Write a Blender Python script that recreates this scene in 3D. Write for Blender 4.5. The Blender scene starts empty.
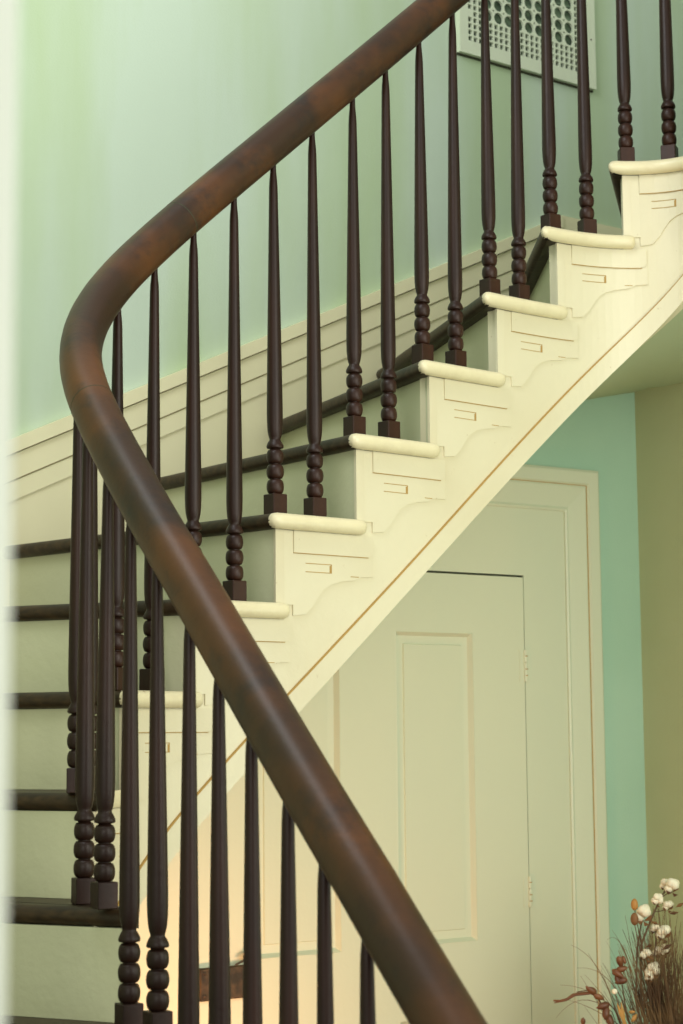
import bpy, bmesh, math, random
from mathutils import Vector, Matrix
random.seed(7)
SC = bpy.context.scene
COL = SC.collection
Z0 = 1.617                       # height of the eye above the hall floor
RISE = .19
H0 = .09324 + Z0
def H(n): return H0 + RISE*n - (.003 if 1 <= n <= 5 else 0)

# ------------------------------------------------------------------ materials
def mat(name, base, rough=.5, metal=0, noise=None, bump=None, spec=.5, dirt=None, coat=0, streak=None):
    m = bpy.data.materials.new(name); m.use_nodes = True
    nt = m.node_tree; N = nt.nodes; L = nt.links
    b = N['Principled BSDF']
    b.inputs['Base Color'].default_value = (*base, 1)
    b.inputs['Roughness'].default_value = rough
    b.inputs['Metallic'].default_value = metal
    b.inputs['Specular IOR Level'].default_value = spec
    if coat: b.inputs['Coat Weight'].default_value = coat; b.inputs['Coat Roughness'].default_value = .25
    tc = N.new('ShaderNodeTexCoord')
    src = None
    if noise:
        col2, scale, stretch, lo, hi = noise
        mp = N.new('ShaderNodeMapping'); mp.inputs['Scale'].default_value = stretch
        L.new(tc.outputs['Object'], mp.inputs['Vector'])
        n = N.new('ShaderNodeTexNoise'); n.inputs['Scale'].default_value = scale; n.inputs['Detail'].default_value = 6
        L.new(mp.outputs[0], n.inputs['Vector'])
        r = N.new('ShaderNodeMapRange'); r.inputs['From Min'].default_value = lo; r.inputs['From Max'].default_value = hi
        L.new(n.outputs['Fac'], r.inputs['Value'])
        mx = N.new('ShaderNodeMix'); mx.data_type = 'RGBA'
        mx.inputs['A'].default_value = (*base, 1); mx.inputs['B'].default_value = (*col2, 1)
        L.new(r.outputs[0], mx.inputs['Factor']); src = mx.outputs['Result']
    if dirt:
        col2, scale, lo, hi = dirt
        n = N.new('ShaderNodeTexNoise'); n.inputs['Scale'].default_value = scale; n.inputs['Detail'].default_value = 8; n.inputs['Roughness'].default_value = .7
        L.new(tc.outputs['Object'], n.inputs['Vector'])
        r = N.new('ShaderNodeMapRange'); r.inputs['From Min'].default_value = lo; r.inputs['From Max'].default_value = hi
        L.new(n.outputs['Fac'], r.inputs['Value'])
        mx = N.new('ShaderNodeMix'); mx.data_type = 'RGBA'
        mx.inputs['A'].default_value = (*base, 1); mx.inputs['B'].default_value = (*col2, 1)
        if src: L.new(src, mx.inputs['A'])
        L.new(r.outputs[0], mx.inputs['Factor']); src = mx.outputs['Result']
    if src: L.new(src, b.inputs['Base Color'])
    if bump:
        scale, st = bump
        n = N.new('ShaderNodeTexNoise'); n.inputs['Scale'].default_value = scale; n.inputs['Detail'].default_value = 4
        L.new(tc.outputs['Object'], n.inputs['Vector'])
        bp = N.new('ShaderNodeBump'); bp.inputs['Strength'].default_value = st; bp.inputs['Distance'].default_value = .002
        L.new(n.outputs['Fac'], bp.inputs['Height']); L.new(bp.outputs[0], b.inputs['Normal'])
    return m
M = {}
M['cream']   = mat('cream_gloss_paint', (.72,.67,.47), .38, noise=((.67,.61,.41), 3, (1,1,1), .4, .7), dirt=((.35,.22,.08), 46, .67, .76), bump=(60,.35))
M['nosing']  = mat('worn_cream_paint', (.78,.71,.46), .35, noise=((.68,.60,.38), 9, (1,1,1), .4, .7), dirt=((.28,.17,.07), 38, .64, .74), bump=(70,.5))
M['riser']   = mat('riser_paint_green_shade', (.57,.575,.38), .4, noise=((.53,.545,.34), 3, (1,1,1), .35, .7), bump=(50,.5))  # cream risers, with shade and green wall bounce mixed into the colour
M['green']   = mat('mint_green_wall_light_bands', (.45,.57,.36), .7, noise=((.53,.64,.52), 1.3, (2.6,2.6,.4), .38, .62), bump=(180,.25))  # mint paint; the paler upright streaks stand in for soft bands of light
M['teal']    = mat('aqua_green_wall_paint', (.37,.57,.43), .75, noise=((.40,.60,.46), 2, (1,1,1), .4, .6), bump=(180,.25))
M['olive']   = mat('olive_green_wall_paint', (.43,.47,.27), .8, noise=((.46,.50,.30), 2, (1,1,1), .4, .6), bump=(180,.25))
M['soffit']  = mat('pale_green_plaster', (.42,.50,.32), .75, bump=(120,.2))
M['skirt']   = mat('cream_skirting_paint', (.80,.76,.50), .45, noise=((.75,.71,.46), 2, (1,1,1), .4, .7), bump=(50,.2))
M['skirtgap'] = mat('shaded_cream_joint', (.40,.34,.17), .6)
M['door']    = mat('pale_green_cream_door_paint', (.66,.69,.52), .45, noise=((.62,.67,.51), 1.5, (1,1,.6), .35, .65), bump=(60,.25))
M['gapline'] = mat('brown_grime_in_joint', (.42,.26,.07), .8)
M['shadowgap'] = mat('dark_joint', (.05,.055,.03), .9)
M['treadwood'] = mat('dark_varnished_tread_wood', (.028,.018,.009), .45, noise=((.06,.036,.016), 14, (1,6,6), .4, .7), spec=.3, bump=(40,.25))
M['baluster'] = mat('near_black_turned_wood', (.018,.007,.004), .42, noise=((.050,.016,.007), 10, (1,1,.12), .45, .7), spec=.3, bump=(90,.2))
M['rail']    = mat('polished_brown_handrail_wood', (.034,.014,.004), .45, noise=((.125,.042,.007), 4, (1,1,1), .45, .70), spec=.45, dirt=((.012,.008,.006), 7, .52, .72), bump=(120,.15))
M['railworn'] = M['rail']
M['vent']    = mat('off_white_register_paint', (.66,.72,.55), .5)
M['ventdark'] = mat('dim_green_duct_metal', (.13,.19,.12), .7, noise=((.05,.08,.05), 30, (1,1,1), .4, .6))
M['iron']    = mat('rusty_black_iron', (.045,.035,.025), .55, metal=.5, noise=((.11,.07,.04), 40, (1,1,1), .4, .65), bump=(80,.6))
M['brassknob'] = mat('worn_brown_knob', (.30,.13,.04), .4)
M['jamb']    = mat('white_door_jamb_paint', (.74,.79,.73), .5)
M['floor']   = mat('dark_oak_floor', (.11,.065,.03), .4, noise=((.17,.10,.05), 6, (1,12,1), .4, .65))
M['cotton']  = mat('cotton_fluff', (.80,.74,.56), .95, bump=(60,1))
M['husk']    = mat('dry_brown_husk', (.085,.035,.014), .7, noise=((.20,.09,.03), 20, (1,1,1), .4, .6))
M['stem']    = mat('dry_stem', (.11,.065,.03), .7)
M['straw']   = mat('dry_grass', (.09,.045,.018), .7, noise=((.24,.14,.055), 9, (1,1,1), .4, .6))
M['pod']     = mat('amber_seed_pod', (.42,.20,.045), .6)
M['leaf']    = mat('curled_copper_leaf', (.09,.03,.012), .5, noise=((.20,.075,.025), 15, (1,1,1), .4, .6))
M['goldleaf']= mat('gold_brown_leaf', (.45,.25,.07), .55)
M['urn']     = mat('brown_stoneware', (.12,.08,.05), .45, noise=((.2,.14,.08), 8, (1,1,1), .4, .6))

# ------------------------------------------------------------------ helpers
def tag(o, label=None, cat=None, group=None, kind=None):
    if label: o['label'] = label
    if cat: o['category'] = cat
    if group: o['group'] = group
    if kind: o['kind'] = kind
    return o
def obj(name, bm, m, parent=None, smooth=False, angle=None):
    me = bpy.data.meshes.new(name)
    bmesh.ops.recalc_face_normals(bm, faces=bm.faces)
    if smooth:
        for f in bm.faces: f.smooth = True
        if angle:
            for e in bm.edges:
                if len(e.link_faces) == 2 and e.calc_face_angle(0) > angle: e.smooth = False
    bm.to_mesh(me); bm.free()
    me.materials.append(m)
    o = bpy.data.objects.new(name, me); COL.objects.link(o)
    if parent is not None: o.parent = parent
    return o
def empty(name, loc, rz=0):
    o = bpy.data.objects.new(name, None); COL.objects.link(o)
    o.location = loc; o.rotation_euler = (0,0,rz); o.empty_display_size = .05
    return o
def shift(bm, v):
    bmesh.ops.translate(bm, verts=bm.verts, vec=Vector(v))
def hexa(bm, pts_bottom, pts_top):
    """prism from two equal rings"""
    a = [bm.verts.new(p) for p in pts_bottom]; b = [bm.verts.new(p) for p in pts_top]
    n = len(a)
    bm.faces.new(a[::-1]); bm.faces.new(b)
    for i in range(n): bm.faces.new((a[i], a[(i+1)%n], b[(i+1)%n], b[i]))
def lathe(bm, prof, seg=20, c=(0,0,0)):
    rings = []
    for r, z in prof:
        rings.append([bm.verts.new((c[0]+r*math.cos(2*math.pi*k/seg), c[1]+r*math.sin(2*math.pi*k/seg), c[2]+z)) for k in range(seg)])
    for a, b in zip(rings, rings[1:]):
        for k in range(seg): bm.faces.new((a[k], a[(k+1)%seg], b[(k+1)%seg], b[k]))
    bm.faces.new(rings[0][::-1]); bm.faces.new(rings[-1])
def sweep(bm, rings, close=True):
    R = [[bm.verts.new(p) for p in r] for r in rings]
    n = len(R[0])
    for a, b in zip(R, R[1:]):
        for k in range(n): bm.faces.new((a[k], a[(k+1)%n], b[(k+1)%n], b[k]))
    if close: bm.faces.new(R[0][::-1]); bm.faces.new(R[-1])
def tube(bm, pts, radii, seg=6):
    rings = []
    for j, p in enumerate(pts):
        p = Vector(p)
        t = (Vector(pts[min(j+1, len(pts)-1)]) - Vector(pts[max(j-1, 0)])).normalized()
        u = t.cross(Vector((.31,.87,.11))).normalized(); w = t.cross(u)
        r = radii[j] if isinstance(radii, (list, tuple)) else radii
        rings.append([p + (u*math.cos(2*math.pi*k/seg) + w*math.sin(2*math.pi*k/seg))*r for k in range(seg)])
    sweep(bm, rings)
def box(bm, x0, x1, y0, y1, z0, z1):
    hexa(bm, [(x0,y0,z0),(x1,y0,z0),(x1,y1,z0),(x0,y1,z0)], [(x0,y0,z1),(x1,y0,z1),(x1,y1,z1),(x0,y1,z1)])

# ------------------------------------------------------------------ plan curve of the baluster line
D = .1087
KN = [-14,-10,-7,-4,-2,0,2,4,7,11,16.]
KV = [-.231,-.0987,.1932,-.4149,-3.1865,-2.3868,-.5654,-.0234,.1933,-.4024,-5.541]
def interp(x, xs, ys):
    if x <= xs[0]: return ys[0]
    if x >= xs[-1]: return ys[-1]
    for a in range(len(xs)-1):
        if x <= xs[a+1]:
            t = (x-xs[a])/(xs[a+1]-xs[a]); return ys[a]*(1-t)+ys[a+1]*t
SUB = 20
PATH = {0: (-.4424, 3.699, 1.0768)}
def _go(sgn, cnt):
    x, y, th = PATH[0]
    for j in range(cnt*SUB):
        s = sgn*(j+.5)/SUB; k = interp(s, KN, KV)
        th2 = th + sgn*k*D/SUB*.5
        x += sgn*math.cos(th2)*D/SUB; y += sgn*math.sin(th2)*D/SUB; th += sgn*k*D/SUB
        PATH[sgn*(j+1)] = (x, y, th)
_go(1, 20); _go(-1, 19)
def P(i, o=0):
    s = i*SUB; a = math.floor(s); t = s-a
    p, q = PATH[a], PATH[a+1] if (a+1) in PATH else PATH[a]
    x, y, th = (p[k]*(1-t)+q[k]*t for k in range(3))
    return Vector((x+o*math.sin(th), y-o*math.cos(th)))
def TH(i):
    a = math.floor(i*SUB); return PATH[a][2]
def zl(i): return H0 + RISE*(i+.3)/2          # nosing line
SE = .028                                     # well-side face of the string
NE = .056                                     # edge of the return nosing

# outer wall in plan: straight run then a curve
TW = .66; WP = Vector((-.15, 5.12)); WD = Vector((math.cos(TW), math.sin(TW)))
def WA(a): return WP + WD*a
wall_pts = [WA(2.72)]
for k in range(12): wall_pts.append(WA(2.72 - k*.33))
wall_pts = [p for p in wall_pts if (p-WP).dot(WD) > -1.2] + [WA(-1.2)]
_c = WA(-1.2); _h = TW + math.pi; _p = _c.copy()
for k in range(10):
    _h += (math.pi*1.5 - TW - math.pi)/10
    _p = _p + Vector((math.cos(_h), math.sin(_h)))*.05; wall_pts.append(_p.copy())
for k in range(4): _p = _p + Vector((0,-.6)); wall_pts.append(_p.copy())
def hit_wall(p, ang):
    d = Vector((math.cos(ang), math.sin(ang))); best = None
    for a, b in zip(wall_pts, wall_pts[1:]):
        e = b-a; den = d.x*e.y - d.y*e.x
        if abs(den) < 1e-9: continue
        t = ((a.x-p.x)*e.y - (a.y-p.y)*e.x)/den; s = ((a.x-p.x)*d.y - (a.y-p.y)*d.x)/den
        if t > 0 and -1e-6 <= s <= 1+1e-6 and (best is None or t < best): best = t
    return p + d*(best if best else 1.2)
NDIR = {-9:208,-8:205,-7:200,-6:193,-5:184,-4:172,-3:161,-2:153,-1:151,0:153,1:157,2:136.5,3:125,4:111.8,5:101.5,6:89,7:77,8:40,9:0}
NS = {1:-.45,2:-.40,3:-.40,4:-.52,5:-.60,6:-.75,7:-.67}      # nosing corner, along the string
RC = {1:-.36,2:-.22,3:-.16,4:-.10,5:.0,6:-.08,7:-.18}         # riser corner
RE = {0:1.88,1:2.0,2:1.97,3:2.03,4:2.07,5:2.07,6:2.08}
def ns(n): return 2*n+NS.get(n,-.42)
def rc(n): return 2*n+RC.get(n,-.22)
def ne(n): return NE if n >= 0 else .042
def nang(n): return math.radians(NDIR[n])
def wall_end(n):
    if n == 8: return Vector((2.0, 5.5))
    if n == 9: return Vector((2.0, 4.35))
    return hit_wall(P(2*n-.3, 0), nang(n))
def dir_of(n):
    c = P(2*n-.3, 0); w = wall_end(n); return (w-c).normalized()

# ------------------------------------------------------------------ steps
ORD = {7:'topmost',6:'second',5:'third',4:'fourth',3:'fifth',2:'sixth',1:'seventh',0:'eighth',-1:'ninth',-2:'tenth',-3:'eleventh',
       8:'uppermost',-4:'twelfth',-5:'thirteenth',-6:'fourteenth',-7:'fifteenth',-8:'sixteenth'}
def ribbon(bm, idx, ztop, zbot, oi, oo):
    rings = []
    for k, i in enumerate(idx):
        zt = ztop[k]; zb = zbot[k]
        a, b = P(i, oi), P(i, oo)
        rings.append([(a.x,a.y,zb),(b.x,b.y,zb),(b.x,b.y,zt),(a.x,a.y,zt)])
    sweep(bm, rings)
def frange(a, b, s):
    n = max(1, int(math.ceil((b-a)/s))); return [a+(b-a)*k/n for k in range(n+1)]
TT = .033                                     # tread thickness
def step(n):
    fr = P(rc(n), SE); w = wall_end(n); d = (w-fr).normalized()
    fwd = Vector((d.y, -d.x))
    if fwd.dot(P(2*n-1.3)-P(2*n)) < 0: fwd = -fwd      # points downhill
    z = H(n)
    root = empty('stair_step', (fr.x, fr.y, z-RISE))
    inv = -Vector((fr.x, fr.y, z-RISE))
    # --- tread
    bm = bmesh.new()
    F0 = P(ns(n), ne(n))                                # outer nosing corner
    nose = max(.012, (F0-fr).dot(fwd))
    r = TT/2
    A = F0 + d*max(0, (ne(n)-SE-.010))/max(.35, abs(math.sin(math.atan2(d.y, d.x)-TH(2*n))))
    B = hit_wall(F0, math.atan2(d.y, d.x)) - d*.004 if n < 8 else w + fwd*nose
    w2 = wall_end(n+1)
    side = [P(i, SE+.009) for i in frange(ns(n)+.25, rc(n+1)-.05, .25)] + [P(rc(n+1), SE-.002)]
    back = [w2]
    if n == 7: back = [WA(2.6), Vector((2.0, 5.5))]
    mid = []
    if n < 7:
        for p in wall_pts:
            if (p-w).length + (p-w2).length < (w-w2).length*1.06 and (p-w).length > .02 and (p-w2).length > .02: mid.append(p)
        mid.sort(key=lambda p: (p-w).length)
    A0 = A - fwd*r; B0 = B - fwd*r
    ring = [A0, B0, w] + mid + back + side[::-1]
    ring = [p for k_, p in enumerate(ring) if (p-ring[k_-1]).length > 1e-4]
    hexa(bm, [(p.x,p.y,z-TT) for p in ring], [(p.x,p.y,z) for p in ring])
    rings = []
    for s, Q in ((0, A0), (1, B0)):
        rg = []
        for a in range(9):
            an = -math.pi/2 + math.pi*a/8
            q = Q + fwd*(r*math.cos(an)); rg.append((q.x, q.y, z-r+r*math.sin(an)))
        rings.append(rg)
    sweep(bm, rings)
    shift(bm, inv)
    tr = obj('tread', bm, M['treadwood'], root, True, .6)
    # --- painted return nosing along the string
    bm = bmesh.new()
    i0, i1 = ns(n), 2*n+RE.get(n, 2.05)
    EN = ne(n)
    def solve(o, e):                                     # where lane o lies e behind the front nosing line
        lo, hi = i0-1.5, i0+1.5
        for _ in range(26):
            m_ = (lo+hi)/2
            if (P(m_, o)-F0).dot(fwd) > -e: lo = m_
            else: hi = m_
        return (lo+hi)/2
    oin = SE+.007
    spec_ = [('e', .0003), ('e', .0015), ('e', .004), ('e', .009), ('e', .018)] + [('t', t_/10) for t_ in range(1, 10)] + [('t', .955), ('t', .985), ('t', 1)]
    rings = []
    for kind_, val in spec_:
        if kind_ == 'e': sc = math.sqrt(max(0, 1-(1-min(val, r)/r)**2)); scx = .75+.25*sc
        else:
            e = (1-val)*(i1-i0)*D
            sc = 1.0 if e > .015 else math.sqrt(max(0, 1-((.015-e)/.015)**2))*.5+.5
            scx = sc
        hr = max(.0008, r*sc)+.0004
        def lane(o, zz):
            q = P(solve(o, val), o) if kind_ == 'e' else P(solve(o, .018)*(1-val)+i1*val, o)
            return (q.x, q.y, zz)
        rg = [lane(oin, z-r-hr), lane(oin, z-r+hr)]
        mid_ = oin+(EN-oin-min(r*.9, (EN-oin)*.75))*scx
        for a in range(9):
            an = math.pi/2 - math.pi*a/8
            rg.append(lane(mid_ + min(hr*.9, (EN-oin)*.75)*math.cos(an), z-r+hr*math.sin(an)))
        rings.append(rg)
    sweep(bm, rings)
    shift(bm, inv+Vector((0,0,.0005)))
    tag(obj('nosing_return', bm, M['nosing'], tr, True, .9), 'cream painted rounded tread end on the well side')
    # --- riser below this tread
    bm = bmesh.new()
    t_ = .018
    q = [fr+d*.001, w, w-fwd*t_, fr-fwd*t_+d*.04]
    hexa(bm, [(p.x,p.y,z-RISE+.0005) for p in q], [(p.x,p.y,z-TT) for p in q])
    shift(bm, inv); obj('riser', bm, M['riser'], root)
    # --- scroll bracket on the string under the return
    bm = bmesh.new()
    S0 = rc(n)
    S = [.0,.02,.046,.0461,.08,.10,.115,.13,.15,.18,.215,.235,.27]
    B_ = [-.191,-.191,-.191,-.214,-.210,-.192,-.172,-.155,-.144,-.136,-.132,-.124,-.122]
    ribbon(bm, [S0+s/D for s in S], [z-TT]*len(S), [z+b for b in B_], SE-.002, SE+.0035)
    shift(bm, inv); br = obj('scroll_bracket', bm, M['cream'], root)
    bm = bmesh.new()
    S = [.047,.09,.13,.17,.21,.25,.262,.268]
    ribbon(bm, [S0+s/D for s in S], [z-TT]*8, [z-.080]*6+[z-.077,z-.070], SE+.003, SE+.0065)
    shift(bm, inv); obj('bracket_panel', bm, M['cream'], br)
    bm = bmesh.new()
    ribbon(bm, [S0+s/D for s in (.047,.1,.16,.21,.255)], [z-.0800]*5, [z-.0815]*5, SE+.003, SE+.0058)
    for (a, b, zt, zb) in ((.08,.152,-.1005,-.1020),(.08,.152,-.1185,-.1200),(.149,.152,-.1005,-.1200),(.205,.228,-.1235,-.1250),(.146,.149,-.104,-.1185)):
        ribbon(bm, [S0+s/D for s in (a,(a+b)/2,b)], [z+zt]*3, [z+zb]*3, SE+.003, SE+.0041)
    shift(bm, inv); tag(obj('open_joint', bm, M['gapline'], br), 'dark cracked joint lines in the bracket')
    if n >= 1: lab = f'{ORD[n]} step in view counting down, with its cream tread end facing the well'
    elif n >= -3: lab = f'{ORD[n]} step in view counting down, dark wooden tread over a pale riser at the left'
    else: lab = f'{ORD[n]} step counting down, dark tread at the foot of the curved stair'
    if n == 8: lab = 'step winding on beyond the topmost one in view, out at the right'
    if n == 7: lab = 'topmost step in view at the upper right, cream rounded end carrying two balusters'
    if n == 2: lab = 'sixth step in view counting down, its dark nosing reaching left to the skirting'
    if n == -2: lab = 'tenth step in view counting down, broad dark tread with two balusters left of the rail'
    tag(root, lab, 'stair step', 'winding stair steps')
    return root
for n in range(-8, 9): step(n)

# ------------------------------------------------------------------ string (curved outer board)
def dgold(i): return interp(i, [-2,0,7,12,16], [.395,.402,.427,.442,.452])
def dbot(i): return interp(i, [-2,1,7,12,16], [.47,.472,.482,.503,.517])
bm = bmesh.new()
idx, zt, zb = [], [], []
for n in range(-8, 8):
    for i in frange(rc(n)+(.55 if n <= 0 else .04), rc(n+1)+(.55 if n+1 <= 0 else .04), .2):
        idx.append(i); zt.append(H(n)-TT+.001); zb.append(max(.0, zl(i)-dbot(i)))
idx.append(17.6); zt.append(H(8)-TT); zb.append(zl(17.6)-dbot(17.6))
k = len(idx)-1; idx.insert(k, 15.7); zt.insert(k, H(8)-TT); zb.insert(k, zl(15.7)-dbot(15.7))
zt = [max(a, b+.02) for a, b in zip(zt, zb)]
ribbon(bm, idx, zt, zb, -.004, SE)
string = obj('stair_string', bm, M['cream'])
tag(string, 'cream painted curved stair string board stepped under the treads', 'stair string')
bm = bmesh.new(); ii = frange(-4, 17.6, .2)
ribbon(bm, ii, [zl(i)-dgold(i)-.004 for i in ii], [zl(i)-dbot(i)-.002 for i in ii], SE-.001, SE+.006)
obj('lower_bead', bm, M['cream'], string)
bm = bmesh.new()
ribbon(bm, ii, [zl(i)-dgold(i) for i in ii], [zl(i)-dgold(i)-.0042 for i in ii], SE-.001, SE+.0045)
tag(obj('open_joint', bm, M['gapline'], string), 'thin golden brown joint line along the string')
# corner strips of the string beside each riser
for n in range(-3, 8):
    bm = bmesh.new(); i = rc(n)
    ribbon(bm, [i-.01, i+.10, i+.2], [H(n)-TT]*3, [H(n-1)]*3, SE-.003, SE+.0045)
    obj('corner_strip', bm, M['cream'], string)

# ------------------------------------------------------------------ soffit
def soffit_wall_z(i):
    n = (i+.3)/2
    if n <= 6.5: return H0+RISE*n-.30
    return interp(n, [6.5,7,8,9], [H0+RISE*6.5-.30, Z0+1.09, Z0+1.15, Z0+1.20])
def radial_end(i):
    n = (i+.3)/2; a = math.floor(n); t = n-a
    c = P(i, 0)
    if a >= 7:
        e = [None, None]
        pts = [wall_end(7), WA(2.4), Vector((2.0,5.5)), Vector((2.0,4.35))]
        s = (n-7)/2*3; k = min(2, int(s)); return pts[k].lerp(pts[k+1], s-k)
    ang = nang(a)*(1-t)+nang(a+1)*t
    return hit_wall(c, ang)
bm = bmesh.new(); rows = []
for i in frange(-9.7, 17, .3):
    a = P(i, SE-.004); w = radial_end(i); z0 = zl(i)-dbot(i)+.012; z1 = soffit_wall_z(i)
    row = []
    for k in range(7):
        t = k/6; p = a.lerp(w, t); row.append(bm.verts.new((p.x, p.y, max(.01, z0*(1-t)+z1*t))))
    rows.append(row)
for a, b in zip(rows, rows[1:]):
    for k in range(6): bm.faces.new((a[k], a[k+1], b[k+1], b[k]))
tag(obj('ceiling', bm, M['soffit'], None, True), 'pale green sloping plaster underside of the stair', 'ceiling', kind='structure')

# ------------------------------------------------------------------ outer wall, skirting
TOP = Z0 + 2.9
def wall_mesh(pts, z0, z1, thick=.1):
    bm = bmesh.new()
    front = [Vector(p) for p in pts]; nrm = []
    for k in range(len(front)):
        t = (front[min(k+1, len(front)-1)]-front[max(k-1, 0)]).normalized(); nrm.append(Vector((t.y, -t.x)))
    rings = []
    for p, nn in zip(front, nrm):
        q = p + nn*thick
        rings.append([(p.x,p.y,z0),(q.x,q.y,z0),(q.x,q.y,z1),(p.x,p.y,z1)])
    sweep(bm, rings); return bm
wpts = wall_pts[::-1]                   # from the left foreground to the far right
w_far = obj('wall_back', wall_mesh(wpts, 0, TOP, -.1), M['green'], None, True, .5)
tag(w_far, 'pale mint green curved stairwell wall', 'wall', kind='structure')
# parametrise by distance a along the wall (0 at WP)
acc = []
for p in wall_pts:
    a = (p-WP).dot(WD)
    acc.append(a)
# arc part: cumulative
first_arc = [k for k, a in enumerate(acc) if abs(a+1.2) < 1e-5][0]
for k in range(first_arc+1, len(wall_pts)): acc[k] = acc[k-1] - (wall_pts[k]-wall_pts[k-1]).length
def skz(a):
    if a > 1.055: return H0+1.516
    return H0 + 1.028 + .46*a
samples = []
for k in range(len(wall_pts)-1):
    p, q = wall_pts[k], wall_pts[k+1]; m_ = max(1, int((q-p).length/.06))
    for j in range(m_): samples.append((acc[k]+(acc[k+1]-acc[k])*j/m_, p.lerp(q, j/m_)))
samples.append((1.054, WA(1.054))); samples.append((1.056, WA(1.056))); samples.sort(key=lambda s: -s[0])
samples = [s for s in samples if s[0] > -2.6]
def skirt(name, d0, d1, th, sel, m=None, parent=None):
    bm = bmesh.new(); rings = []
    S = [s for s in samples if sel(s[0])]
    for k, (a, p) in enumerate(S):
        q = S[min(k+1, len(S)-1)][1]-S[max(k-1, 0)][1]; q.normalize(); nn = Vector((-q.y, q.x))
        if nn.dot(Vector((0,3))-p) < 0: nn = -nn
        f = p+nn*th; b = p - nn*.001
        top = skz(a)-d0; bot = max(0, skz(a)-d1)
        if top < .01: break
        if a > 1.05 and d1 > .2: bot = H(7)-.19
        rings.append([(b.x,b.y,bot),(f.x,f.y,bot),(f.x,f.y,top),(b.x,b.y,top)])
    sweep(bm, rings)
    return obj(name, bm, m or M['skirt'], parent)
slope = lambda a: a < 1.0555
flat = lambda a: a > 1.055
sk = skirt('baseboard_back', .156, .50, .008, slope); tag(sk, 'cream skirting boards climbing the wall beside the stair', 'baseboard', kind='structure')
skirt('skirting_cap', 0, .036, .026, slope, parent=sk)
skirt('skirting_board', .040, .103, .017, slope, parent=sk)
skirt('skirting_board', .107, .155, .013, slope, parent=sk)
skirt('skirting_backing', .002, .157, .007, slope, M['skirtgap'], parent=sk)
sk2 = skirt('baseboard_landing', 0, .45, .018, flat); tag(sk2, 'cream level skirting board on the landing wall', 'baseboard', kind='structure')

# ------------------------------------------------------------------ register grille on the wall
def add_register():
    cu = bpy.data.curves.new('register_curve', 'CURVE'); cu.dimensions = '2D'; cu.fill_mode = 'BOTH'; cu.extrude = .004
    def poly(pts):
        s = cu.splines.new('POLY'); s.points.add(len(pts)-1)
        for p, q in zip(s.points, pts): p.co = (q[0], q[1], 0, 1)
        s.use_cyclic_u = True
    W = .576; g = .0215; gy = .0199; mx = (W-24*g)/2; rows = 28; Hh = rows*gy+2*.038
    poly([(0,0),(W,0),(W,Hh),(0,Hh)])
    y0 = .038
    def sq(cx, cy, s): poly([(cx-s,cy-s),(cx-s,cy+s),(cx+s,cy+s),(cx+s,cy-s)])
    for c in range(24):
        for r_ in range(rows):
            inner = 3 <= c < 21 and 4 <= r_ < rows-4
            if inner: continue
            if (c in (0,23)) and r_ % 5 == 4: continue
            sq(mx+(c+.5)*g, y0+(r_+.5)*gy, .0073)
    for c in range(9):
        for r_ in range(10):
            cx = mx+(3+2*c+1)*g; cy = y0+(4+2*r_+1)*gy
            poly([(cx+.0190*math.cos(-2*math.pi*k/16), cy+.0180*math.sin(-2*math.pi*k/16)) for k in range(16)])
    for c in range(1, 9):
        for r_ in range(1, 10):
            cx = mx+(3+2*c)*g; cy = y0+(4+2*r_)*gy; s = .0052
            poly([(cx-s,cy),(cx,cy+s),(cx+s,cy),(cx,cy-s)])
    tmp = bpy.data.objects.new('register_tmp', cu); COL.objects.link(tmp)
    bpy.context.view_layer.update()
    dg = bpy.context.evaluated_depsgraph_get()
    me = bpy.data.meshes.new_from_object(tmp.evaluated_get(dg))
    bpy.data.objects.remove(tmp)
    base = WA(.641); nn = Vector((WD.y, -WD.x))
    root = empty('wall_register', (base.x+nn.x*.001, base.y+nn.y*.001, H0+1.955), TW)
    me.materials.clear(); me.materials.append(M['vent'])
    o = bpy.data.objects.new('grille', me); COL.objects.link(o); o.parent = root
    o.rotation_euler = (math.pi/2, 0, 0); o.location = (0, -.016, 0)
    bm = bmesh.new(); box(bm, .02, W-.02, -.006, -.001, .02, Hh-.02)
    for k in range(14):
        zc = .04+k*(Hh-.08)/13; box(bm, .02, W-.02, -.011, -.005, zc-.004, zc+.004)
    tag(obj('duct_back', bm, M['ventdark'], root), 'dim green duct louvres behind the holes')
    bm = bmesh.new()
    for (x0,x1,z0,z1) in ((-.001,.012,-.001,Hh+.001),(W-.012,W+.001,-.001,Hh+.001),(.012,W-.012,-.001,.010),(.012,W-.012,Hh-.010,Hh+.001)):
        box(bm, x0, x1, -.0205, -.0005, z0, z1)
    obj('frame', bm, M['vent'], root)
    bm = bmesh.new(); box(bm, 0, W, -.006, 0, -.006, -.001); obj('shadow_gap', bm, M['shadowgap'], root)
    for (sx, sz) in ((W-.018, .16), (W-.018, Hh-.16)):
        bm = bmesh.new(); lathe(bm, [(.003,0),(.003,.0015),(.001,.003)], 8)
        s = obj('screw', bm, M['iron'], root); s.rotation_euler = (math.pi/2,0,0); s.location = (sx, -.0195, sz)
    tag(root, 'off white pierced metal wall register with circles and small squares high on the wall', 'vent')
add_register()

# ------------------------------------------------------------------ closet wall and door under the stair
TD = .60; DP = Vector((.88, 5.75)); DD = Vector((math.cos(TD), math.sin(TD)))
def on_door(bm):     # local frame: x along wall (a), y into the wall (+ = away from hall), z up relative to Z0
    bm.transform(Matrix.Translation((DP.x, DP.y, Z0)) @ Matrix.Rotation(TD, 4, 'Z'))
FZ = -Z0
def frameless(a0, a1, z0, z1, y0, y1):
    bm = bmesh.new(); box(bm, a0, a1, y0, y1, z0, z1); return bm
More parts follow.
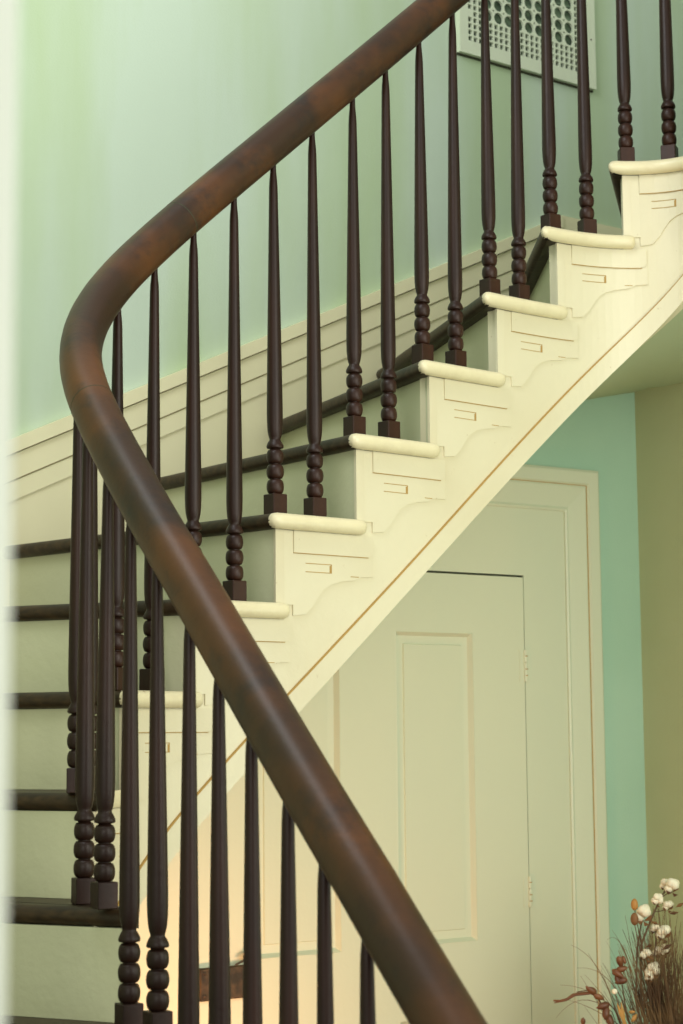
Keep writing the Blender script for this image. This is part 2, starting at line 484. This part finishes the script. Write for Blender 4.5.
# wall right of the casing and closing wall
def closet_top(a):
    # underside follows the soffit; stays inside the stair body
    return interp(a, [-1.9,-1.45,-1.1,-.8,-.5,-.145,.05], [-.05,.12,.42,.62,.83,1.04,1.115])
def wallstrip(a0, a1, y, thick, zmin=FZ):
    bm = bmesh.new(); rings = []
    for a in frange(a0, a1, .06):
        zt_ = max(closet_top(a), zmin+.002)
        rings.append([(a,y,zmin),(a,y+thick,zmin),(a,y+thick,zt_),(a,y,zt_)])
    sweep(bm, rings); on_door(bm); return bm
bm = wallstrip(-1.15, -.235, .030, .03); _m2 = bpy.data.meshes.new('t'); bm.to_mesh(_m2); bm.free()
bm = wallstrip(-.238, .034, 0, .06); bm.from_mesh(_m2); bpy.data.meshes.remove(_m2)
_b = wallstrip(-1.0, -.238, 0, .04, .77); _m2 = bpy.data.meshes.new('t'); _b.to_mesh(_m2); _b.free(); bm.from_mesh(_m2); bpy.data.meshes.remove(_m2)
tag(obj('wall_right', bm, M['teal']), 'aqua green strip of wall between door casing and corner', 'wall', kind='structure')
bm = wallstrip(-1.85, -1.15, .02, .02)
tag(obj('wall_closet', bm, M['door']), 'cream boarding under the stair', 'wall', kind='structure')
# frame boards round the door
bm = bmesh.new()
for (a0,a1,z0,z1) in ((-.427,-.262,FZ,.4625),):
    box(bm, a0, a1, -.002, .03, z0, z1)
# top board, from the left up to the stair underside
box(bm, -1.15, -.262, -.002, .03, .4645, .664)
box(bm, -.427, -.262, -.002, .03, .4625, .4645)
box(bm, -1.70, -1.538, -.002, .03, FZ, .0)
on_door(bm)
tf = obj('trim_closet', bm, M['door']); tag(tf, 'wide flat boards framing the closet door', 'trim', kind='structure')
# casing with mitred moulding
def casing():
    prof = [(-.268, 0), (-.268,-.008), (-.262,-.011), (-.255,-.007), (-.195,-.018), (-.188,-.015), (-.182,-.023), (-.148,-.024), (-.140,-.019), (-.138, 0)]
    bm = bmesh.new(); rings = []
    # up the right side then mitre across the top to the left
    rings.append([(a, y, FZ) for a, y in prof])
    rings.append([(a, y, .662+(a+.268)) for a, y in prof])
    rings.append([(-1.0, y, .662+(a+.268)) for a, y in prof])
    sweep(bm, rings); on_door(bm)
    c = obj('trim_casing', bm, M['door']); tag(c, 'moulded pale casing around the closet front', 'trim', kind='structure')
    bm = bmesh.new()
    box(bm, -.1895, -.1865, -.0168, -.010, FZ, .744); box(bm, -1.0, -.1865, -.0168, -.010, .7415, .7445)
    on_door(bm); 
    obj('joint_line', bm, M['gapline'], c)
casing()
# the door: stiles, rails, two tall panels above, two below
A0, A1 = -1.534, -.431
ZT, ZB = .458, FZ+.012
door = empty('door_closet', (DP.x+DD.x*A0, DP.y+DD.y*A0, 0), TD)
def dobj(name, bm, m, parent=None, **kw):
    bm.transform(Matrix.Translation((-A0, 0, Z0))); return obj(name, bm, m, parent or door, **kw)
PX = [(-1.352,-1.077),(-.894,-.617)]; PZ = [(-.570,.294),(-1.40,-.76)]
bm = bmesh.new()
for a0,a1 in ((A0,PX[0][0]),(PX[0][1],PX[1][0]),(PX[1][1],A1)): box(bm, a0, a1, -.004, .026, ZB, ZT)
for a0,a1 in PX:
    for z0,z1 in ((ZB,-1.40),(-.76,-.57),(.294,ZT)): box(bm, a0, a1, -.004, .026, z0, z1)
dobj('door_frame', bm, M['door'])
for a0,a1 in PX:
    for z0,z1 in PZ:
        bm = bmesh.new()
        w = .013
        # bevelled moulding slopes inward, then recess, then raised field
        def ringp(i_, y): return [(a0+i_,y,z0+i_),(a1-i_,y,z0+i_),(a1-i_,y,z1-i_),(a0+i_,y,z1-i_)]
        R = [[bm.verts.new(p) for p in ringp(i_, y)] for i_, y in ((0,-.004),(.004,-.0045),(.014,.010),(.036,.011),(.038,.0065))]
        for a, b in zip(R, R[1:]):
            for k in range(4): bm.faces.new((a[k], a[(k+1)%4], b[(k+1)%4], b[k]))
        bm.faces.new(R[-1])
        dobj('door_panel', bm, M['door'])
# dark slit round the door
bm = bmesh.new()
box(bm, A0, A1+.004, .004, .02, ZT, ZT+.005); box(bm, A1, A1+.0035, .004, .02, ZB, ZT)
dobj('shadow_gap', bm, M['shadowgap'])
for z0,z1 in ((.155,.248),(-.485,-.398),(-1.3,-1.21)):
    bm = bmesh.new(); n_ = 5; hh = (z1-z0)/n_
    for k in range(n_):
        lathe(bm, [(.0,0),(.0058,.0006),(.0062,.002),(.0062,hh-.003),(.0058,hh-.0012),(.0,hh)], 12, (A1+.002, -.006, z0+k*hh))
    h = dobj('hinge', bm, M['door'], smooth=True, angle=.6)
    bm = bmesh.new(); box(bm, A1-.020, A1-.002, -.0055, -.003, z0, z1); box(bm, A1+.0045, A1+.020, -.0045, -.001, z0, z1)
    dobj('hinge_leaf', bm, M['door'], h)
    bm = bmesh.new()
    for k in (1,2,4): box(bm, A1-.001, A1+.006, -.0126, -.008, z0+k*hh-.0012, z0+k*hh+.0012)
    dobj('hinge_gap', bm, M['gapline'], h)
# rim lock
bm = bmesh.new(); box(bm, -1.524, -1.372, -.024, -.004, -.657, -.576)
bmesh.ops.bevel(bm, geom=bm.edges[:], offset=.003, segments=1, affect='EDGES')
lock = dobj('rim_lock', bm, M['iron']); lock['label'] = 'dark rusty iron lock plate with rivets'
for (a,z) in ((-1.512,-.588),(-1.512,-.645),(-1.386,-.588),(-1.386,-.645),(-1.45,-.640)):
    bm = bmesh.new(); lathe(bm, [(.0055,0),(.005,.002),(.002,.0035)], 10)
    bm.transform(Matrix.Translation((a,-.024,z)) @ Matrix.Rotation(math.pi/2, 4, 'X')); dobj('rivet', bm, M['iron'], lock)
bm = bmesh.new(); tube(bm, [(-1.425,-.03,-.572),(-1.40,-.034,-.562),(-1.378,-.036,-.556)], .0028, 8)
hd = dobj('latch_handle', bm, M['iron'], lock)
bm = bmesh.new(); bmesh.ops.create_uvsphere(bm, u_segments=16, v_segments=10, radius=.012)
bm.transform(Matrix.Translation((-1.388,-.036,-.549)) @ Matrix.Diagonal((1.0,1.0,1.15,1))); k = dobj('knob', bm, M['brassknob'], lock, smooth=True)
k['label'] = 'small orange brown knob above the lock'
tag(door, 'pale painted double panelled closet door with iron lock under the stair', 'door', kind='structure')

# olive wall
oc = DP + DD*.034; od = Vector((.56,-.83)).normalized()
bm = bmesh.new(); q = [oc, oc+od*2.04, oc+od*2.04+Vector((.06,.04)), oc+Vector((.06,.04))]
topz = [Z0+1.115, Z0+1.20, Z0+1.20, Z0+1.12]
a_ = [bm.verts.new((p.x,p.y,0)) for p in q]; b_ = [bm.verts.new((p.x,p.y,t)) for p,t in zip(q,topz)]
bm.faces.new(a_); bm.faces.new(b_)
for k in range(4): bm.faces.new((a_[k],a_[(k+1)%4],b_[(k+1)%4],b_[k]))
tag(obj('wall_side', bm, M['olive']), 'olive green wall at the right below the landing', 'wall', kind='structure')
# hall wall far right, floor
bm = bmesh.new(); box(bm, 2.05, 2.15, 2.6, 7.0, 0, TOP)
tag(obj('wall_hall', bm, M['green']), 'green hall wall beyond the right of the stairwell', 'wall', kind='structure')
bm = bmesh.new(); box(bm, -3.0, 3.2, -1.5, 7.4, -.05, 0)
tag(obj('floor', bm, M['floor']), 'dark oak hall floor', 'floor', kind='structure')
# foreground door jamb, left of the eye
bm = bmesh.new(); box(bm, -.30, -.1262, .60, .72, 0, Z0+1.3)
box(bm, -.30, -.152, .585, .60, 0, Z0+1.3)
tag(obj('trim_jamb', bm, M['jamb']), 'blurred white doorway jamb at the left edge', 'door jamb', kind='structure')

# ------------------------------------------------------------------ balusters
LF = .7639
def dzl(i): return interp(i, [-15.5,-13,-12,-10,-8,-6], [.030,.034,.034,.022,.009,0])
def bal_mesh(L):
    bm = bmesh.new()
    prof = []
    def bead(z0, z1, r, neck=.0108):
        for k in range(9):
            an = math.pi*k/8
            prof.append((neck+(r-neck)*math.sin(an)**.85 if 0 < k < 8 else neck, (z0+z1)/2-(z1-z0)/2*math.cos(an)))
    prof.append((.012,.0445))
    bead(.046,.0775,.0188); bead(.0785,.110,.0190); bead(.111,.142,.0185)
    prof += [(.0115,.1435),(.0175,.1450),(.0186,.1475),(.0178,.152),(.0150,.158),(.0120,.1625),(.0120,.165),(.0136,.170),(.0156,.180),(.0168,.194),(.0173,.212),(.0172,.24)]
    for t in (.15,.3,.45,.6,.75,.9,1): prof.append((.0172+( .0094-.0172)*t**1.05, .24+(L-.045-.24)*t))
    prof += [(.0086,L-.03),(.0074,L-.018),(.0065,L-.006),(.0062,L+.02)]
    lathe(bm, prof, 20)
    me = bpy.data.meshes.new('turned_shaft'); bmesh.ops.recalc_face_normals(bm, faces=bm.faces)
    for f in bm.faces: f.smooth = True
    for e in bm.edges:
        if len(e.link_faces) == 2 and e.calc_face_angle(0) > .9: e.smooth = False
    bm.to_mesh(me); bm.free(); me.materials.append(M['baluster']); return me
mesh_f, mesh_b = bal_mesh(LF), bal_mesh(LF+RISE/2)
bm = bmesh.new(); box(bm, -.0185, .0185, -.0185, .0185, .0005, .0455)
bmesh.ops.bevel(bm, geom=bm.edges[:], offset=.0015, segments=1, affect='EDGES')
blk = bpy.data.meshes.new('base_block'); bm.to_mesh(blk); bm.free(); blk.materials.append(M['baluster'])
low_names = {-13:'seventh',-12:'lowest',-11:'second lowest',-10:'third lowest',-9:'fourth lowest',-8:'fifth lowest',-7:'sixth lowest'}
for i in range(-13, 17):
    n = i//2; k = i-2*n
    if n == 8 and k == 1: continue
    p = P(i+{10:.09,6:.05}.get(i,0))
    r_ = empty('turned_baluster', (p.x, p.y, H(n) if n < 8 else H(8)), TH(i))
    a = bpy.data.objects.new('turned_shaft', mesh_f if k == 0 else mesh_b); COL.objects.link(a); a.parent = r_
    b = bpy.data.objects.new('base_block', blk); COL.objects.link(b); b.parent = r_
    r_.rotation_euler = (random.uniform(-.004,.004), random.uniform(-.004,.004), TH(i)+random.uniform(-.03,.03))
    r_.scale = (1,1,1+dzl(i)/LF)
    if i in low_names and i > -13: lab = f'dark turned baluster meeting the underside of the descending rail, {low_names[i]} one in view'
    elif i == -13: lab = 'dark turned baluster at the lowest end of the descending rail'
    elif n >= 8: lab = 'dark turned baluster beyond the topmost step at the right'
    else: lab = f'dark turned wooden baluster, {"lower" if k==0 else "upper"} of the pair on the {ORD[n]} step in view'
    tag(r_, lab, 'baluster', 'turned stair balusters')

# ------------------------------------------------------------------ handrail
def rail_c(i):
    p = P(i); return Vector((p.x, p.y, H0 + RISE*i/2 + LF + .051 + dzl(i)))
bm = bmesh.new(); rings = []
ring_i = frange(-15.5, 17.6, .12)
def rail_ring(i, grow=0):
    c = rail_c(i); t = (rail_c(i+.1)-rail_c(i-.1)).normalized()
    side = Vector((t.y, -t.x, 0)).normalized(); up = side.cross(t).normalized()
    if up.z < 0: up = -up
    rg = []
    for k in range(28):
        an = 2*math.pi*k/28; cx, sy = math.cos(an), math.sin(an)
        hx = .0395+grow; hy = (.0435 if sy > 0 else .0385)+grow
        e = .92
        rg.append(c + side*(hx*math.copysign(abs(cx)**e, cx)) + up*(hy*math.copysign(abs(sy)**e, sy)))
    return rg
for i in ring_i: rings.append(rail_ring(i))
sweep(bm, rings)
rail = obj('handrail', bm, M['rail'], None, True)
tag(rail, 'thick polished dark brown wooden handrail curving up the stairwell', 'handrail')
for i in (-3.3, 1.7):
    bm = bmesh.new(); sweep(bm, [rail_ring(i-.006, .0003), rail_ring(i+.006, .0003)])
    o = obj('joint_seam', bm, M['shadowgap'], rail)

# ------------------------------------------------------------------ dried arrangement
BASE = Vector((.84, 5.00, 0))
bm = bmesh.new()
lathe(bm, [(.0,.002),(.10,.002),(.105,.01),(.13,.08),(.155,.20),(.15,.32),(.115,.42),(.085,.47),(.09,.50),(.10,.515),(.092,.515),(.078,.49),(.078,.46),(.0,.45)], 32)
vase = obj('floor_vase', bm, M['urn'], None, True); vase.location = BASE
tag(vase, 'brown stoneware floor vase holding the dried arrangement at the right', 'vase')
MOUTH = BASE + Vector((0,0,.47))
# camera model used only to choose world positions for the stems (depth given)
PIT, ROL, FPX = .1184, .0082, 1894.87
cp, sp, cr, sr = math.cos(PIT), math.sin(PIT), math.cos(ROL), math.sin(ROL)
XR = Vector((1,0,0)); VU = Vector((0,-sp,cp)); FW = Vector((0,cp,sp))
CR = XR*cr - VU*sr; CU = XR*sr + VU*cr
EYE = Vector((0,0,Z0))
def W(u, v, y):
    d = FW + CR*((u-341.5)/FPX) + CU*((512-v)/FPX)
    return EYE + d*(y/d.y)
def bez(a, c, b, n=8):
    return [a*(1-t)**2 + c*2*t*(1-t) + b*t*t for t in [k/n for k in range(n+1)]]
# grass (uncountable)
bm = bmesh.new(); rnd = random.Random(3)
for k in range(520):
    u = rnd.gauss(655, 25); v = rnd.uniform(900, 985) + abs(u-662)*.6
    if rnd.random() < .35: v += 25
    y = 5.0+rnd.uniform(-.1,.1)
    tip = W(u, v, y)
    root = MOUTH + Vector((rnd.uniform(-.06,.06), rnd.uniform(-.06,.06), 0))
    mid = root.lerp(tip, .55) + Vector((rnd.uniform(-.02,.02), rnd.uniform(-.03,.03), .03))
    mid.x = root.x*.7+tip.x*.3
    pts = bez(root, mid, tip, 6); r0 = rnd.uniform(.0009,.0020)
    tube(bm, pts, [r0*(1-.75*j/6) for j in range(7)], 4)
for (u1,v1,uc,vc,ub,vb) in ((571,945,598,955,612,1000),(577,968,605,965,622,1000),(560,985,590,985,615,1010),(556,1018,580,985,612,1012),(568,1000,590,1005,618,1024),(607,940,618,930,628,960),(612,930,625,945,640,1000),(585,975,600,990,618,1015),(625,915,632,950,640,1000),(640,920,648,960,650,1000)):
    a = W(ub, vb, 4.98); pts = [MOUTH.lerp(a, .0), MOUTH.lerp(a, .5)] + bez(a, W(uc,vc,4.95), W(u1,v1,4.93), 8)
    tube(bm, pts, [.0012]*3+[.0011-.0008*j/7 for j in range(8)], 4)
g = obj('dried_grass', bm, M['straw'], None)
tag(g, 'fine brown dried grass fanning out of the floor vase', 'dried grass', kind='stuff')
# cotton stems
def boll(parent, c, r, seed):
    rn = random.Random(seed); bm = bmesh.new()
    for k in range(5):
        an = 2*math.pi*k/5+rn.random(); off = Vector((math.cos(an)*.5, math.sin(an)*.4, math.sin(an*1.7)*.45))*r
        b2 = bmesh.new(); bmesh.ops.create_icosphere(b2, subdivisions=2, radius=r*rn.uniform(.6,.75))
        for v_ in b2.verts: v_.co += v_.co.normalized()*rn.uniform(-.0012,.0012); v_.co += c+off
        me = bpy.data.meshes.new('t'); b2.to_mesh(me); b2.free(); bm.from_mesh(me); bpy.data.meshes.remove(me)
    o = obj('cotton_boll', bm, M['cotton'], parent, True)
    bm = bmesh.new()
    for k in range(4):
        an = 2*math.pi*k/4+rn.random()*.6
        d_ = Vector((math.cos(an), -.35+.6*math.sin(an), math.sin(an)))
        base = c + Vector((0,0,-r*.95)); tip = c + d_*r*1.05 + Vector((0,-.004,-r*.3)); sid = d_.cross(Vector((0,1,0))).normalized()*r*.33
        m_ = base.lerp(tip,.55)+d_*r*.25
        vs = [bm.verts.new(p) for p in (base, m_+sid, tip, m_-sid, m_+Vector((0,-.003,0)))]
        for a,b in ((0,1),(1,2),(2,3),(3,0)): bm.faces.new((vs[a],vs[b],vs[4]))
    obj('husk', bm, M['husk'], o)
def cotton(pts, bolls, leaves, lab, seed):
    root = empty('cotton_stem', MOUTH)
    sh = -MOUTH
    wp = [MOUTH] + [W(*p) for p in pts]; bolls = [(a_,b_,c_,r_*1.2,e_) for a_,b_,c_,r_,e_ in bolls]
    bm = bmesh.new(); tube(bm, wp, [.0035-.0018*j/(len(wp)-1) for j in range(len(wp))], 6)
    for (u,v,y,r,att) in bolls:
        c = W(u,v,y); a = W(*att); tube(bm, [a, a.lerp(c,.5)+Vector((0,0,-.006)), c+Vector((0,0,-r*.8))], .0013, 5)
    shift(bm, sh); obj('stem', bm, M['stem'], root)
    for j,(u,v,y,r,att) in enumerate(bolls): boll(root, W(u,v,y)-MOUTH, r, seed*10+j)
    for (u,v,dx,dz) in leaves:
        c = W(u,v,4.93)-MOUTH; bm = bmesh.new(); L_ = Vector((dx,0,dz)); s_ = Vector((-dz,.004,dx))*.35
        vs = [bm.verts.new(c+q) for q in (L_*-1, s_, L_, -s_, Vector((0,-.005,0)))]
        for a,b in ((0,1),(1,2),(2,3),(3,0)): bm.faces.new((vs[a],vs[b],vs[4]))
        obj('leaf', bm, M['husk'], root)
    tag(root, lab, 'cotton stem', 'dried cotton stems')
cotton([(641,1000,4.97),(641,945,4.95),(653,915,4.95),(662,895,4.95),(670,886,4.95)],
       [(672,886,4.94,.0150,(662,897,4.95)),(665,884,4.97,.0105,(662,897,4.95)),(657.5,899,4.95,.0115,(655,912,4.95)),(667.5,905,4.97,.0110,(655,912,4.95))],
       [(674,913,.013,0.002),(680,905,.012,.006),(655,923,.011,-.004)], 'tallest cotton branch with white bolls, leaning right above the grass', 1)
cotton([(636,1000,4.96),(637,950,4.96),(641,925,4.96)],
       [(643,913.5,4.95,.0175,(640,930,4.96))], [], 'single white cotton boll on an upright stem left of the tall branch', 2)
cotton([(655,1000,4.98),(654,960,4.96),(656,938,4.96)],
       [(663.5,932,4.95,.0150,(656,945,4.96)),(655,928,4.97,.0100,(656,942,4.96)),(646,954,4.95,.0115,(653,968,4.96)),(664,950,4.96,.0110,(656,968,4.96)),(657,951,4.97,.009,(655,968,4.96)),(652.5,969,4.95,.0140,(654,985,4.96)),(649,976,4.95,.009,(654,985,4.96))],
       [(649,946,.010,.004),(667,947,.014,.008),(651,958,.009,-.005)], 'short cotton branch with clustered bolls low in the grass', 3)
# seed pods
def pod(u, v, y, m, lab, rx=.009, rz=.015):
    root = empty('seed_pod_stem', MOUTH); c = W(u,v,y)-MOUTH
    bm = bmesh.new(); tube(bm, [Vector((0,0,0)), c*.6+Vector((.01,0,0)), c+Vector((0,0,-rz*.8))], .0012, 5); obj('stem', bm, M['stem'], root)
    bm = bmesh.new(); lathe(bm, [(rx*math.sin(math.pi*k/10)*(1.1-.02*k)+.0003, -rz*math.cos(math.pi*k/10)) for k in range(11)], 12, c)
    obj('pod', bm, m, root, True)
    tag(root, lab, 'seed pod')
pod(634.5, 904.5, 4.95, M['pod'], 'amber oval seed pod at the top left of the cotton')
pod(634.5, 919, 4.94, M['husk'], 'dark brown seed pod just below the amber one', .010, .016)
pod(614.5, 991.5, 4.9, M['cotton'], 'tiny pale round pod at the left edge of the grass', .0075, .0072)
# curled leaves
def curl(bm, c, size, rn, tw=2.6):
    size *= 1.25; tw = rn.uniform(2.2, 4.2); tl = rn.uniform(.4, 1.6)
    a0 = rn.uniform(0,6.3); ax = Vector((math.cos(a0), rn.uniform(-.4,.4), math.sin(a0))).normalized()
    u_ = ax.cross(Vector((0,1,0))).normalized(); v_ = ax.cross(u_)
    rows = []
    for j in range(7):
        s = (j/6-.5)*2; w_ = size*.5*(1-.25*s)*math.sqrt(max(.004,1-s*s)); row = []
        for k in range(7):
            t = (k/6-.5)*tw*(1-.35*s)+s*tl
            row.append(bm.verts.new(c + ax*s*size + u_*w_*math.sin(t) + v_*w_*math.cos(t)))
        rows.append(row)
    for a,b in zip(rows, rows[1:]):
        for k in range(6): bm.faces.new((a[k],a[k+1],b[k+1],b[k]))
def leafbranch(stem_pts, leaves, m, lab, seed):
    rn = random.Random(seed); root = empty('leaf_branch', MOUTH)
    bm = bmesh.new(); wp = [Vector((0,0,0))]+[W(*p)-MOUTH for p in stem_pts]; tube(bm, wp, [.003-.0016*j/(len(wp)-1) for j in range(len(wp))], 6)
    obj('stem', bm, M['stem'], root)
    for (u,v,s) in leaves:
        bm = bmesh.new(); curl(bm, W(u,v,4.9)-MOUTH, s, rn); obj('curled_leaf', bm, m, root, True)
    tag(root, lab, 'dried branch'); return root
rb = leafbranch([(612,1024,4.9),(603,1008,4.9),(597,996,4.9),(590,990,4.9),(577,992,4.9)],
      [(591,990,.015),(599,997,.013),(603,1006,.015),(606,1012,.016),(610,1021,.016),(583,1022,.010)], M['leaf'], 'branch of curled copper leaves reaching left towards the door', 4)
bm = bmesh.new()
for (pts, r_) in (([(590,993),(580,994),(573,995),(566,1000),(554,1003)], .004), ([(577,993.5),(568,999),(560,1001),(553.5,1000.5)], .003)):
    tube(bm, [W(u,v,4.9)-MOUTH for u,v in pts], [r_, r_*1.1, r_, r_*.8, .0012][:len(pts)] , 6)
obj('forked_tip', bm, M['leaf'], rb)
leafbranch([(626,1010,4.93),(622,985,4.92)], [(620,962,.014),(622,969,.013),(618,974,.015),(621,981,.014),(617,979,.011),(624,960,.009)], M['leaf'], 'upright cluster of curled brown leaves left of the cotton', 5)
root = empty('gold_stalk', MOUTH); bm = bmesh.new()
for (a,b) in (((623,1020),(617,1003)),((624,1020),(621,1002))):
    p, q = W(a[0],a[1],4.88)-MOUTH, W(b[0],b[1],4.88)-MOUTH
    tube(bm, [Vector((0,0,0)), p, p.lerp(q,.4), q], [.0015,.0035,.0052,.0008], 6)
obj('blade', bm, M['goldleaf'], root); tag(root, 'pair of pointed golden brown blades low in the arrangement', 'dried stalk')
leafbranch([(640,1020,4.88)], [(634,1018,.010),(632,1012,.007)], M['pod'], 'small orange dried bud low beside the grass', 8)

# ------------------------------------------------------------------ light
def area(name, loc, target, size, power, col, size_y=None):
    l = bpy.data.lights.new(name, 'AREA'); l.energy = power; l.color = col; l.size = size
    if size_y: l.shape = 'RECTANGLE'; l.size_y = size_y
    o = bpy.data.objects.new(name, l); COL.objects.link(o); o.location = loc
    o.rotation_euler = (Vector(target)-Vector(loc)).to_track_quat('-Z','Y').to_euler(); return o
area('window_key', (2.4, .6, 2.6), (.1, 4.4, 1.9), 2.2, 118, (1,.97,.85), 3.0)
area('upstairs_window', (-.9, 2.6, 4.6), (-.2, 5.0, 3.2), 1.3, 56, (.95,.98,1), 1.3)
area('hall_fill', (-.6, -.8, 2.3), (0, 4.5, 1.6), 1.6, 42, (1,.97,.86), 1.6)
area('hall_lamp', (-.25, 4.2, .6), (-.50, 4.9, .95), .2, 11, (1,.44,.20))
area('under_landing_fill', (1.75, 3.2, 1.5), (.2, 5.4, 1.1), .7, 13, (.97,1,.86), .9)  # unseen fill, added to brighten the closet door and casing
w = bpy.data.worlds.new('World'); SC.world = w; w.use_nodes = True
w.node_tree.nodes['Background'].inputs[0].default_value = (.97,1,.93,1); w.node_tree.nodes['Background'].inputs[1].default_value = .58

# ------------------------------------------------------------------ camera
cam = bpy.data.cameras.new('camera'); co = bpy.data.objects.new('camera', cam); COL.objects.link(co)
cam.sensor_fit = 'HORIZONTAL'; cam.sensor_width = 24; cam.lens = FPX/683*24
R_ = Matrix((CR, CU, -FW)).transposed().to_4x4()
co.matrix_world = Matrix.Translation(EYE) @ R_
cam.dof.use_dof = True; cam.dof.focus_distance = 4.0; cam.dof.aperture_fstop = 7.0
cam.clip_start = .05
SC.camera = co
SC.view_settings.view_transform = 'Standard'; SC.view_settings.look = 'None'; SC.view_settings.exposure = -.17; SC.view_settings.gamma = 1
